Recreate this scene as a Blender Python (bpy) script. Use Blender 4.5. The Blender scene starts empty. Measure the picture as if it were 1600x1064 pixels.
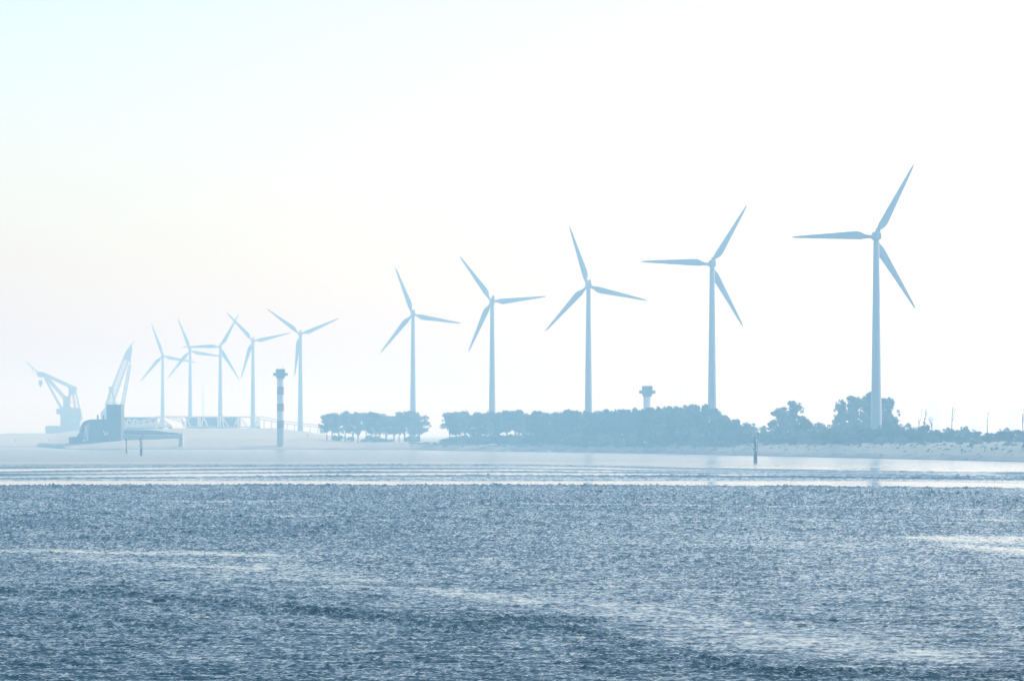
import bpy, math, random
import numpy as np
from mathutils import Vector, Matrix, Quaternion

S = bpy.context.scene
COL = S.collection
R = math.radians

# ------------------------------------------------------------------ camera
F = 6077.0          # focal length in photo pixels (photo 1600 px wide)
H = 10.9            # eye height above the water
HY = 678.0          # photo row of the horizon
cam_d = bpy.data.cameras.new("camera")
cam = bpy.data.objects.new("camera", cam_d)
COL.objects.link(cam)
cam.location = (0, 0, H)
cam.rotation_euler = (R(90), 0, 0)
cam_d.sensor_width = 36.0
cam_d.lens = 36.0 * F / 1600.0
cam_d.shift_y = (HY - 532.0) / 1600.0
cam_d.clip_start = 1.0
cam_d.clip_end = 40000.0
S.camera = cam
S.render.resolution_x, S.render.resolution_y = 1024, 680

# ------------------------------------------------------------------ light
SUN_EL, SUN_AZ = 34.0, 54.0     # azimuth to the right of the view direction
w = bpy.data.worlds.new("World")
S.world = w
w.use_nodes = True
nt = w.node_tree
bg = nt.nodes["Background"]
sky = nt.nodes.new("ShaderNodeTexSky")
sky.sky_type = 'NISHITA'
sky.sun_disc = False
sky.sun_elevation = R(SUN_EL)
sky.sun_rotation = R(SUN_AZ)
sky.air_density = 1.0
sky.dust_density = 1.5
sky.ozone_density = 1.0
nt.links.new(sky.outputs[0], bg.inputs[0])
bg.inputs[1].default_value = 0.13
sd = bpy.data.lights.new("sun", 'SUN')
sd.energy = 3.2
sd.angle = R(0.6)
sd.color = (1.0, 0.95, 0.88)
so = bpy.data.objects.new("sun", sd)
COL.objects.link(so)
sv = Vector((math.sin(R(SUN_AZ)) * math.cos(R(SUN_EL)), math.cos(R(SUN_AZ)) * math.cos(R(SUN_EL)), math.sin(R(SUN_EL))))
so.rotation_euler = (-sv).to_track_quat('-Z', 'Y').to_euler()
so.location = sv * 500
S.view_settings.view_transform = 'Standard'
S.view_settings.look = 'None'
S.view_settings.exposure = 0.56
S.view_settings.gamma = 1.0
S.cycles.volume_bounces = 3
S.cycles.max_bounces = 8
S.cycles.use_denoising = True
S.cycles.use_adaptive_sampling = False

# ------------------------------------------------------------------ helpers
def P(px, py, Y):
    """World point that the photo shows at pixel (px, py), at distance Y."""
    return Vector(((px - 800.0) * Y / F, Y, H + (HY - py) * Y / F))

def DW(py):
    """Distance of the water surface seen at photo row py."""
    return F * H / (py - HY)

def tag(o, label=None, cat=None, group=None, kind=None):
    if label: o['label'] = label
    if cat: o['category'] = cat
    if group: o['group'] = group
    if kind: o['kind'] = kind
    return o

def empty(name, loc=(0, 0, 0), rz=0.0):
    o = bpy.data.objects.new(name, None)
    COL.objects.link(o)
    o.location = loc
    o.rotation_euler = (0, 0, rz)
    o.empty_display_size = 1.0
    return o

def copy_tree(o, parent=None):
    c = o.copy()
    COL.objects.link(c)
    c.parent = parent
    for ch in list(o.children):
        copy_tree(ch, c)
    return c

class MB:
    """Collects simple solids and links them as ONE mesh object."""
    def __init__(s):
        s.v, s.f, s.mi = [], [], []
        s.cur = 0
    def add(s, vs, fs):
        b = len(s.v)
        s.v.extend([tuple(p) for p in vs])
        s.f.extend([tuple(b + i for i in f) for f in fs])
        s.mi.extend([s.cur] * len(fs))
    def box(s, c, d, rot=None):
        x, y, z = d[0] / 2, d[1] / 2, d[2] / 2
        vs = [Vector(p) for p in ((-x, -y, -z), (x, -y, -z), (x, y, -z), (-x, y, -z), (-x, -y, z), (x, -y, z), (x, y, z), (-x, y, z))]
        if rot is not None: vs = [rot @ p for p in vs]
        c = Vector(c)
        s.add([p + c for p in vs], [(0, 3, 2, 1), (4, 5, 6, 7), (0, 1, 5, 4), (1, 2, 6, 5), (2, 3, 7, 6), (3, 0, 4, 7)])
    def beam(s, a, b, wx, wz=None):
        a, b = Vector(a), Vector(b)
        wz = wz or wx
        d = b - a
        q = d.to_track_quat('Y', 'Z').to_matrix()
        s.box((a + b) / 2, (wx, d.length, wz), q)
    def tube(s, pts, rad, n=8, cap=True):
        pts = [Vector(p) for p in pts]
        if not isinstance(rad, (list, tuple)): rad = [rad] * len(pts)
        vs, fs = [], []
        for i, p in enumerate(pts):
            t = (pts[min(i + 1, len(pts) - 1)] - pts[max(i - 1, 0)])
            q = t.to_track_quat('Z', 'Y').to_matrix()
            for k in range(n):
                a = 2 * math.pi * k / n
                vs.append(p + q @ Vector((math.cos(a) * rad[i], math.sin(a) * rad[i], 0)))
        for i in range(len(pts) - 1):
            for k in range(n):
                k2 = (k + 1) % n
                fs.append((i * n + k, i * n + k2, (i + 1) * n + k2, (i + 1) * n + k))
        if cap:
            fs.append(tuple(range(n - 1, -1, -1)))
            fs.append(tuple((len(pts) - 1) * n + k for k in range(n)))
        s.add(vs, fs)
    def lathe(s, prof, n=24, c=(0, 0, 0)):
        """prof: list of (radius, z)"""
        vs, fs = [], []
        c = Vector(c)
        for r, z in prof:
            for k in range(n):
                a = 2 * math.pi * k / n
                vs.append(c + Vector((r * math.cos(a), r * math.sin(a), z)))
        for i in range(len(prof) - 1):
            for k in range(n):
                k2 = (k + 1) % n
                fs.append((i * n + k, i * n + k2, (i + 1) * n + k2, (i + 1) * n + k))
        fs.append(tuple(range(n - 1, -1, -1)))
        fs.append(tuple((len(prof) - 1) * n + k for k in range(n)))
        s.add(vs, fs)
    def prism(s, outline, y0, y1):
        """outline in (x, z), extruded from y0 to y1"""
        n = len(outline)
        vs = [Vector((x, y0, z)) for x, z in outline] + [Vector((x, y1, z)) for x, z in outline]
        fs = [tuple(range(n)), tuple(range(2 * n - 1, n - 1, -1))]
        for i in range(n):
            j = (i + 1) % n
            fs.append((j, i, n + i, n + j))
        s.add(vs, fs)
    def build(s, name, mats, parent=None, smooth=False, loc=None):
        me = bpy.data.meshes.new(name)
        me.from_pydata(s.v, [], s.f)
        if not isinstance(mats, (list, tuple)): mats = [mats]
        for m in mats: me.materials.append(m)
        if len(mats) > 1: me.polygons.foreach_set('material_index', s.mi)
        if smooth:
            me.polygons.foreach_set('use_smooth', [True] * len(me.polygons))
            try: me.set_sharp_from_angle(angle=R(40))
            except Exception: pass
        me.update()
        o = bpy.data.objects.new(name, me)
        COL.objects.link(o)
        if parent is not None: o.parent = parent
        if loc is not None: o.location = loc
        return o

# ------------------------------------------------------------------ materials
def mat(name, col, rough=0.6, var=0.15, scale=1.0, metallic=0.0, streak=(1, 1, 1), spec=0.5):
    m = bpy.data.materials.new(name)
    m.use_nodes = True
    t = m.node_tree
    b = t.nodes["Principled BSDF"]
    b.inputs["Roughness"].default_value = rough
    b.inputs["Metallic"].default_value = metallic
    b.inputs["Specular IOR Level"].default_value = spec
    tc = t.nodes.new("ShaderNodeTexCoord")
    mp = t.nodes.new("ShaderNodeMapping")
    mp.inputs["Scale"].default_value = streak
    nz = t.nodes.new("ShaderNodeTexNoise")
    nz.inputs["Scale"].default_value = scale
    nz.inputs["Detail"].default_value = 6
    cr = t.nodes.new("ShaderNodeValToRGB")
    lo = [max(0, c * (1 - var)) for c in col]
    hi = [min(1, c * (1 + var)) for c in col]
    cr.color_ramp.elements[0].position = 0.3
    cr.color_ramp.elements[1].position = 0.7
    cr.color_ramp.elements[0].color = (*lo, 1)
    cr.color_ramp.elements[1].color = (*hi, 1)
    t.links.new(tc.outputs["Object"], mp.inputs[0])
    t.links.new(mp.outputs[0], nz.inputs["Vector"])
    t.links.new(nz.outputs["Fac"], cr.inputs[0])
    t.links.new(cr.outputs[0], b.inputs["Base Color"])
    return m

M_white_shaded = mat("shaded_turbine_paint", (0.29, 0.35, 0.42), 0.3, 0.06, 0.15, streak=(1, 1, 0.15))  # white paint, darkened and blued so the colour carries the backlit shade
M_dark = mat("dark_steel", (0.05, 0.06, 0.07), 0.6, 0.3, 2.0)

# ------------------------------------------------------------------ water
def smooth(a, b, x):
    t = np.clip((x - a) / (b - a), 0, 1)
    return t * t * (3 - 2 * t)

def value_noise(x, y, seed):
    xi, yi = np.floor(x).astype(np.int64), np.floor(y).astype(np.int64)
    xf, yf = x - xi, y - yi
    xf, yf = xf * xf * (3 - 2 * xf), yf * yf * (3 - 2 * yf)
    def h(a, b):
        n = (a * 374761393 + b * 668265263 + seed * 1442695041) & 0x7fffffff
        n = ((n ^ (n >> 13)) * 1274126177) & 0x7fffffff
        return ((n ^ (n >> 16)) & 0xffff) / 65535.0
    return ((h(xi, yi) * (1 - xf) + h(xi + 1, yi) * xf) * (1 - yf) + (h(xi, yi + 1) * (1 - xf) + h(xi + 1, yi + 1) * xf) * yf)

def fbm(x, y, seed, oct=4):
    s, a, t = 0, 1.0, 0
    for i in range(oct):
        s = s + a * value_noise(x * 2 ** i, y * 2 ** i, seed + i * 17)
        t += a
        a *= 0.55
    return s / t

# ------------------------------------------------------------------ shoreline
SHORE = [(-700, 699), (-60, 698.5), (60, 698.5), (100, 701.5), (300, 702), (400, 702.3), (480, 702.2), (560, 702.2), (640, 702.8), (690, 703.8), (800, 705), (1000, 708), (1100, 710.2), (1200, 712.5), (1300, 714.6), (1400, 717), (1500, 719.5), (1600, 722), (1800, 727), (2300, 738)]
SX = [p[0] for p in SHORE]; SY = [p[1] for p in SHORE]

def shore_y(px):
    return F * H / (np.interp(px, SX, SY) - HY)


def make_water():
    rng = np.random.RandomState(5)
    rows = [-60.0, 0.0, 60.0, 100.0]
    d = 130.0
    while d < 1500.0:
        rows.append(d); d *= 1.0008
    while d < 14500:
        rows.append(d); d *= 1.03
    rows.append(14500.0)
    rows = np.array(rows)
    NC = 800
    u = np.linspace(-1.15, 1.15, NC)
    nr = len(rows)
    halfw = np.maximum(rows, 130.0) * 800.0 / F
    NM = 110                                    # coarser margin so that a step aside still sees waves
    mg = np.linspace(1.0 / NM, 1, NM) * 45.0
    core = u[None, :] * halfw[:, None]
    core = np.concatenate([core[:, :1] - mg[::-1][None, :], core, core[:, -1:] + mg[None, :]], 1)
    NC += 2 * NM
    X = np.empty((nr, NC + 4))
    X[:, 2:-2] = core
    e = np.maximum(rows, 130) * 0.5 + 90
    X[:, 1] = -e; X[:, -2] = e
    X[:, 0] = -2900; X[:, -1] = 2900
    Y = np.repeat(rows[:, None], NC + 4, 1)
    # photo coordinates of the undisturbed surface: only used to author where each slick lies
    Yc = np.maximum(Y, 100)
    py = HY + F * H / Yc
    px = 800 + F * X / Yc
    slick = slick_map(px, py, X, Y)            # 1 = oily calm, 0 = normal chop, <0 = gusts
    amp = np.clip(1.0 - slick, 0.02, 2.0)
    Z = np.zeros_like(X)
    n = 54
    lam = np.exp(rng.uniform(math.log(0.14), math.log(0.95), n))
    th = rng.normal(0, 0.22, n) + 0.06; th[::5] = rng.normal(0, 0.9, len(th[::5]))
    ph = rng.uniform(0, 6.283, n)
    slope = WATER_SLOPE * math.sqrt(2.0 / n)
    step = Yc * 0.0008
    wx = X + 0.3 * (value_noise(X / 1.3, Y / 2.1, 3) - 0.5)
    wy = Y + 0.35 * (value_noise(X / 1.7, Y / 2.9, 9) - 0.5)
    for i in range(n):
        k = 2 * math.pi / lam[i]
        Z += slope * np.maximum(1 / k, 0.42 * step) * np.sin(k * (math.sin(th[i]) * wx + math.cos(th[i]) * wy) + ph[i])
    Z *= amp * (0.40 + 1.2 * fbm(X / 3.2, Y / 1.1, 41, 3))
    for i in range(8):
        l = rng.uniform(1.5, 5); k = 2 * math.pi / l
        t0 = rng.normal(0, 0.5); p0 = rng.uniform(0, 6.28)
        Z += (0.018 / k) * np.sin(k * (math.sin(t0) * wx + math.cos(t0) * wy) + p0) * np.clip(amp, 0.15, 1.2)
    Z += wake_height(px, py, X, Y)
    edge = np.ones_like(X); edge[:, :2] = 0; edge[:, -2:] = 0
    Z *= edge * (smooth(101, 140, Y)) * (1 - smooth(1300, 1480, Y))
    nc = NC + 4
    V = np.stack([X, Y, Z], -1).reshape(-1, 3)
    idx = np.arange(nr * nc).reshape(nr, nc)
    q = np.stack([idx[:-1, :-1], idx[:-1, 1:], idx[1:, 1:], idx[1:, :-1]], -1).reshape(-1, 4)
    me = bpy.data.meshes.new("water")
    me.vertices.add(len(V)); me.vertices.foreach_set('co', V.astype(np.float32).ravel())
    me.loops.add(q.size); me.loops.foreach_set('vertex_index', q.astype(np.int32).ravel())
    me.polygons.add(len(q)); me.polygons.foreach_set('loop_start', np.arange(0, q.size, 4, dtype=np.int32))
    me.polygons.foreach_set('use_smooth', np.ones(len(q), bool))
    me.update(calc_edges=True)
    at = me.attributes.new("chop", 'FLOAT', 'POINT')
    at.data.foreach_set('value', amp.astype(np.float32).ravel())
    rg = 0.05 + (0.19 - 0.05 * smooth(500, 1200, px)) * smooth(1150, 1600, Y)     # waves too small to model there widen the reflection
    at2 = me.attributes.new("fine_chop", 'FLOAT', 'POINT')
    at2.data.foreach_set('value', rg.astype(np.float32).ravel())
    at3 = me.attributes.new("shore_glare", 'FLOAT', 'POINT')      # bright glare along the shore, painted into the base colour
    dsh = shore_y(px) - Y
    shore_glare = (1 - smooth(60, 650, dsh)) * (0.35 + 0.65 * smooth(300, 1000, px)) * (0.6 + 0.7 * fbm(X / 80.0, Y / 60.0, 61, 3))
    at3.data.foreach_set('value', np.clip(shore_glare, 0, 1).astype(np.float32).ravel())
    o = bpy.data.objects.new("water", me)
    COL.objects.link(o)
    tag(o, kind='structure')
    # material
    m = bpy.data.materials.new("sea_water"); m.use_nodes = True
    t = m.node_tree; b = t.nodes["Principled BSDF"]
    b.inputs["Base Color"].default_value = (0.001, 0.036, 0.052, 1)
    asl = t.nodes.new("ShaderNodeAttribute"); asl.attribute_name = "shore_glare"
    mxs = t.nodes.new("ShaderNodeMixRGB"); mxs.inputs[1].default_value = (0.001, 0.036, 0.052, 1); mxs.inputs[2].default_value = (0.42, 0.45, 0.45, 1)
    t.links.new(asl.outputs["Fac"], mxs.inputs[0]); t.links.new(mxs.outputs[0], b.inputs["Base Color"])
    b.inputs["IOR"].default_value = 1.333
    b.inputs["Roughness"].default_value = 0.06
    ab = t.nodes.new("ShaderNodeAttribute"); ab.attribute_name = "chop"
    ar = t.nodes.new("ShaderNodeAttribute"); ar.attribute_name = "fine_chop"
    t.links.new(ar.outputs["Fac"], b.inputs["Roughness"])
    tc = t.nodes.new("ShaderNodeTexCoord")
    mp = t.nodes.new("ShaderNodeMapping"); mp.inputs["Scale"].default_value = (1.0, 0.55, 1.0)
    nz = t.nodes.new("ShaderNodeTexNoise"); nz.inputs["Scale"].default_value = 1.3; nz.inputs["Detail"].default_value = 5; nz.inputs["Roughness"].default_value = 0.6
    ml = t.nodes.new("ShaderNodeMath"); ml.operation = 'MULTIPLY'; ml.inputs[1].default_value = WATER_BUMP
    bp = t.nodes.new("ShaderNodeBump"); bp.inputs["Distance"].default_value = 1.0
    t.links.new(tc.outputs["Object"], mp.inputs[0]); t.links.new(mp.outputs[0], nz.inputs["Vector"])
    t.links.new(ab.outputs["Fac"], ml.inputs[0]); t.links.new(ml.outputs[0], bp.inputs["Strength"])
    t.links.new(nz.outputs["Fac"], bp.inputs["Height"]); t.links.new(bp.outputs[0], b.inputs["Normal"])
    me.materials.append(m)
    return o

WATER_BUMP = 0.05
WATER_SLOPE = 0.52

def streak(px, py, pts, half, soft=1.0):
    """soft band along a polyline given in photo pixels (authoring aid), 0..1"""
    xs = np.array([p[0] for p in pts], float); ys = np.array([p[1] for p in pts], float)
    hs = np.array([p[2] if len(p) > 2 else half for p in pts], float)
    yc = np.interp(px, xs, ys); hh = np.interp(px, xs, hs)
    end = smooth(xs[0] - 60, xs[0] + 60, px) * (1 - smooth(xs[-1] - 60, xs[-1] + 60, px))
    return np.exp(-((py - yc) / np.maximum(hh, 0.3)) ** 2) * end

def edge_row(px):
    """photo row of the last wake wave, where the calm water begins"""
    return np.interp(px, [0, 400, 800, 1200, 1330, 1600], [760.5, 759.5, 760, 761.5, 763, 764.5])

SLICKS = [  # (points (px, py[, half]), half width, strength)
    ([(-80, 861), (140, 862.5), (300, 864), (460, 868)], 2.2, 1.4),
    ([(60, 872), (250, 878, 9), (480, 884)], 7, 0.40),
    ([(200, 880), (420, 888), (560, 898)], 3, 0.45),
    ([(330, 899), (480, 903), (640, 908, 5)], 3.5, 0.55),
    ([(450, 916), (600, 920), (760, 929, 5)], 3.5, 0.60),
    ([(640, 926), (780, 934, 8), (900, 942, 9), (1020, 952, 8), (1120, 966)], 6, 0.48),
    ([(940, 962), (1080, 974, 9), (1200, 988, 12), (1330, 1000)], 7, 0.42),
    ([(1040, 985), (1240, 1000, 10), (1400, 1014, 9), (1560, 1030, 7)], 6, 0.40),
    ([(980, 944), (1180, 952, 6), (1330, 958)], 5, 0.25),
    ([(1000, 996), (1250, 1018, 7), (1500, 1030, 5)], 4, 0.35),
    ([(1410, 838, 1.6), (1500, 841, 3.5), (1720, 845, 5)], 4, 1.5),
    ([(1470, 849, 3), (1560, 859, 4.5), (1720, 872, 5)], 4, 1.4),
    ([(180, 782.5), (300, 784), (460, 784)], 1.0, 1.1),
    ([(700, 787), (1000, 788.5), (1260, 791.5), (1400, 794), (1700, 799)], 1.0, 1.4),
    ([(360, 806), (600, 806)], 1.3, 0.9),
    ([(560, 814), (700, 814)], 0.8, 0.4),
    ([(1150, 811), (1360, 814)], 1.5, 0.5),
    ([(1480, 812), (1640, 814)], 1.5, 0.5),
    ([(-60, 783), (60, 784)], 1.0, 0.5),
    ([(1060, 772), (1260, 773)], 0.7, 0.5),
    ([(1000, 830), (1200, 848, 7), (1400, 850)], 4, 0.3),
    ([(-80, 925), (60, 928), (180, 930, 5), (380, 945, 6), (560, 962, 7), (720, 978, 9), (860, 975, 7), (1000, 1002)], 4, -0.75),
    ([(440, 955), (560, 957)], 3, -0.5),
    ([(760, 962), (850, 966), (940, 970)], 4, -0.6),
    ([(900, 1016), (1040, 1028, 8), (1180, 1040)], 7, -0.5),
    ([(1080, 1046), (1300, 1050, 10), (1640, 1058, 9)], 10, -0.7),
    ([(1180, 966), (1380, 972), (1500, 973)], 2.5, -0.5),
    ([(-80, 764), (100, 763), (260, 762)], 1.5, -0.4),
    ([(1240, 767), (1400, 771), (1500, 772)], 1.2, -0.6),
    ([(140, 841), (220, 842)], 3, -0.4),
    ([(530, 808), (760, 812)], 2.5, -0.4),
]

def slick_map(px, py, X, Y):
    s = 0.45 * (fbm(X / 16.0, Y / 40.0, 21, 5) - 0.5) + 0.35 * (fbm(X / 90.0 + 3, Y / 160.0, 77, 3) - 0.5)
    s += 0.20 * smooth(500, 1400, px) * smooth(790, 880, py) * (1 - smooth(1010, 1050, py)) + 0.05 - 0.12 * (1 - smooth(0, 700, px)) * smooth(930, 1000, py)
    wob = 2.2 * (fbm(X / 9.0, Y / 30.0, 5, 3) - 0.5)
    patch = 0.18 + 0.95 * smooth(0.25, 0.75, fbm(X / 0.7, Y / 2.4, 31, 3)) * (0.45 + fbm(X / 7.0, Y / 25.0, 38, 3))
    for pts, half, st in SLICKS:
        k = streak(px, py + wob * half, pts, half)
        s += st * k * (patch if st > 0 else 1.0)
        if st > 0.3 and half > 1.5:
            s += 0.10 * st * streak(px, py + wob * half, [(p[0], p[1], (p[2] if len(p) > 2 else half) * 2.8) for p in pts], half * 2.8)
    s = np.where(s > 0, 0.84 * np.tanh(s / 0.80), s)
    e = edge_row(px) + 0.9 * (fbm(X / 14.0, Y * 0, 4, 3) - 0.5)
    far = 1 - smooth(e - 0.7, e - 0.1, py)
    # calm water beyond, with ruffled lanes
    f = 0.86 + 0.055 * smooth(726, 730, py)
    f -= (0.34 * (1 - smooth(500, 1300, px)) + 0.06) * smooth(709, 716, py) * (1 - smooth(728, 733, py)) * (0.7 + 0.6 * fbm(X / 60, Y / 90, 8, 3))
    lane = smooth(743, 745, py) * (1 - smooth(750, 753, py))
    f -= lane * (0.25 + 0.75 * fbm(X / 30, Y / 40, 12, 3)) * (0.45 + 0.5 * smooth(200, 700, px))
    f -= 0.35 * smooth(736, 738, py) * (1 - smooth(740, 742, py)) * fbm(X / 40, Y / 30, 14, 3)
    return s * (1 - far) + f * far

WAKES = [  # rows of the long ship waves
    ([(0, 732), (400, 729), (800, 727), (1200, 736), (1600, 742)], 0.30, 2.2),
    ([(0, 738.5), (400, 734), (800, 733), (1200, 738.5), (1600, 742)], 0.26, 2.0),
    ([(0, 744), (300, 740), (800, 738.5), (1200, 741), (1600, 747)], 0.32, 2.4),
    ([(0, 750), (400, 746.5), (800, 745), (1200, 747), (1600, 750)], 0.30, 2.2),
    ([(0, 721), (600, 719), (1600, 733)], 0.10, 2.5),
    ([(1000, 751), (1300, 750), (1600, 755)], 0.14, 2.0),
]

def wake_height(px, py, X, Y):
    z = np.zeros_like(px)
    for pts, h, wd in WAKES:
        row = np.interp(px, [p[0] for p in pts], [p[1] for p in pts]) + 1.1 * (fbm(X / 70.0, 0 * Y, int(h * 1000), 4) - 0.5)
        D = F * H / (row - HY)
        on = 0.35 + 0.9 * fbm(X / 45.0, 0 * Y + 2, int(h * 777), 3)
        dy = (Y - D) / wd
        prof = np.where(dy < 0, np.exp(-dy ** 2), np.exp(-(dy / 3.5) ** 2))
        z += 2.3 * h * on * prof
    D = F * H / (edge_row(px) - HY) - 1.0
    dy = (Y - D) / 1.8
    z += (0.22 + 0.3 * fbm(X / 20.0, 0 * Y, 91, 3)) * np.where(dy < 0, np.exp(-dy ** 2), np.exp(-(dy / 3) ** 2))
    return z

def make_haze():
    b = MB()
    x, y0, y1, z0, z1 = 3000.0, -80.0, 15000.0, -6.0, 153.0
    b.box((0, (y0 + y1) / 2, (z0 + z1) / 2), (2 * x, y1 - y0, z1 - z0))
    m = bpy.data.materials.new("haze"); m.use_nodes = True
    t = m.node_tree
    for n in list(t.nodes):
        if n.type == 'BSDF_PRINCIPLED': t.nodes.remove(n)
    pv = t.nodes.new("ShaderNodeVolumePrincipled")
    pv.inputs["Color"].default_value = HAZE_COL
    pv.inputs["Absorption Color"].default_value = (1, 1, 1, 1)
    pv.inputs["Density"].default_value = HAZE_DENS
    pv.inputs["Anisotropy"].default_value = HAZE_G
    t.links.new(pv.outputs[0], t.nodes["Material Output"].inputs["Volume"])
    o = b.build("haze", m)
    tag(o, kind='stuff')
    return o
HAZE_COL = (0.335, 0.685, 1.0, 1)
HAZE_DENS = 4.25e-4
HAZE_G = 0.3

# ------------------------------------------------------------------ land
def land_z(px, X, Y):
    t = Y - shore_y(px) + 14 * (fbm(X / 25.0, Y * 0, 55, 3) - 0.5)
    top = np.interp(px, [-400, 90, 160, 300, 480, 560, 690, 900, 1150, 1300, 1600, 2300], [3.5, 3.5, 6, 7.5, 7.5, 5, 5, 5.5, 6, 7.0, 8.0, 8.5])
    L = np.interp(px, [0, 600, 1000, 1600], [90, 110, 105, 120])
    u = np.clip(t / L, -0.4, 1)
    z = np.where(u < 0, u * 5, top * (1 - (1 - u) ** 2))
    z = z + (fbm(X / 14.0, Y / 22.0, 66, 4) - 0.5) * 1.1 * smooth(0.05, 0.6, u)
    dike = np.interp(px, [80, 150, 240, 430, 520, 640], [0, 6.5, 8.3, 8.3, 2.5, 0])
    z = z + dike * smooth(3080, 3260, Y)
    hill = np.interp(px, [-300, -20, 15, 40, 75, 110, 160], [6, 6, 8, 8, 8, 7, 0])
    z = z + hill * smooth(3500, 4000, Y)
    z = z + 14 * smooth(10500, 13000, Y)
    return z

def ground(px, Y):
    X = (px - 800) * Y / F
    a = np.array
    return float(land_z(a([px], float), a([X], float), a([Y], float))[0])

def make_land():
    pxs = np.concatenate([np.arange(-700, 0, 50), np.arange(0, 1620, 5), np.arange(1650, 2350, 50)]).astype(float)
    ts = np.concatenate([[-40, -20, -10], np.arange(-5, 60, 5), np.arange(60, 260, 8), np.geomspace(265, 12000, 60)])
    Y0 = shore_y(pxs)
    Y = np.minimum(Y0[None, :] + ts[:, None], 14000 - (12000 - ts[:, None]) * 0.01)
    X = (pxs[None, :] - 800) * Y0[None, :] / F * (1 + np.clip(ts[:, None], 0, None) / Y0[None, :])
    PX = np.repeat(pxs[None, :], len(ts), 0)
    X = np.clip(X, -2880, 2880)
    Z = land_z(PX, X, Y)
    nr, nc = X.shape
    V = np.stack([X, Y, Z], -1).reshape(-1, 3)
    idx = np.arange(nr * nc).reshape(nr, nc)
    q = np.stack([idx[:-1, :-1], idx[:-1, 1:], idx[1:, 1:], idx[1:, :-1]], -1).reshape(-1, 4)
    me = bpy.data.meshes.new("shore")
    me.from_pydata(V.tolist(), [], q.tolist())
    me.polygons.foreach_set('use_smooth', [True] * len(me.polygons))
    m = bpy.data.materials.new("sand_and_grass"); m.use_nodes = True
    t = m.node_tree; b = t.nodes["Principled BSDF"]; b.inputs["Roughness"].default_value = 0.9
    b.inputs["Specular IOR Level"].default_value = 0.2
    tc = t.nodes.new("ShaderNodeTexCoord")
    sep = t.nodes.new("ShaderNodeSeparateXYZ"); t.links.new(tc.outputs["Object"], sep.inputs[0])
    mp = t.nodes.new("ShaderNodeMapping"); mp.inputs["Scale"].default_value = (0.045, 0.02, 0.2)
    nz = t.nodes.new("ShaderNodeTexNoise"); nz.inputs["Scale"].default_value = 1.6; nz.inputs["Detail"].default_value = 10; nz.inputs["Roughness"].default_value = 0.75
    t.links.new(tc.outputs["Object"], mp.inputs[0]); t.links.new(mp.outputs[0], nz.inputs["Vector"])
    # grass takes over with height above the water
    mr = t.nodes.new("ShaderNodeMapRange"); mr.inputs["From Min"].default_value = 1.5; mr.inputs["From Max"].default_value = 6.5
    t.links.new(sep.outputs["Z"], mr.inputs["Value"])
    ad = t.nodes.new("ShaderNodeMath"); ad.operation = 'ADD'
    t.links.new(mr.outputs[0], ad.inputs[0]); t.links.new(nz.outputs["Fac"], ad.inputs[1])
    cr = t.nodes.new("ShaderNodeValToRGB"); e = cr.color_ramp.elements
    e[0].position = 0.40; e[0].color = (0.13, 0.13, 0.12, 1)
    e[1].position = 0.95; e[1].color = (0.25, 0.28, 0.23, 1)
    e.new(0.65).color = (0.29, 0.295, 0.28, 1)
    t.links.new(ad.outputs[0], cr.inputs[0])
    # the wet strip by the waterline is darker
    wet = t.nodes.new("ShaderNodeMapRange"); wet.inputs["From Min"].default_value = 0.1; wet.inputs["From Max"].default_value = 0.7; wet.inputs["To Min"].default_value = 0.35
    t.links.new(sep.outputs["Z"], wet.inputs["Value"])
    mx = t.nodes.new("ShaderNodeMixRGB"); mx.blend_type = 'MULTIPLY'; mx.inputs[0].default_value = 1
    mrx = t.nodes.new("ShaderNodeMapRange"); mrx.inputs["From Min"].default_value = -20; mrx.inputs["From Max"].default_value = -180
    t.links.new(sep.outputs["X"], mrx.inputs["Value"])
    mw = t.nodes.new("ShaderNodeMixRGB"); mw.inputs[2].default_value = (0.46, 0.48, 0.46, 1)      # the western dike is bare pale sand
    wv = t.nodes.new("ShaderNodeMath"); wv.operation = 'MULTIPLY'; t.links.new(mrx.outputs[0], wv.inputs[0]); t.links.new(nz.outputs["Fac"], wv.inputs[1])
    t.links.new(wv.outputs[0], mw.inputs[0]); t.links.new(cr.outputs[0], mw.inputs[1])
    t.links.new(mw.outputs[0], mx.inputs[1]); t.links.new(wet.outputs[0], mx.inputs[2])
    t.links.new(mx.outputs[0], b.inputs["Base Color"])
    me.materials.append(m)
    o = bpy.data.objects.new("shore", me); COL.objects.link(o); tag(o, kind='structure')

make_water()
make_land()

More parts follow.
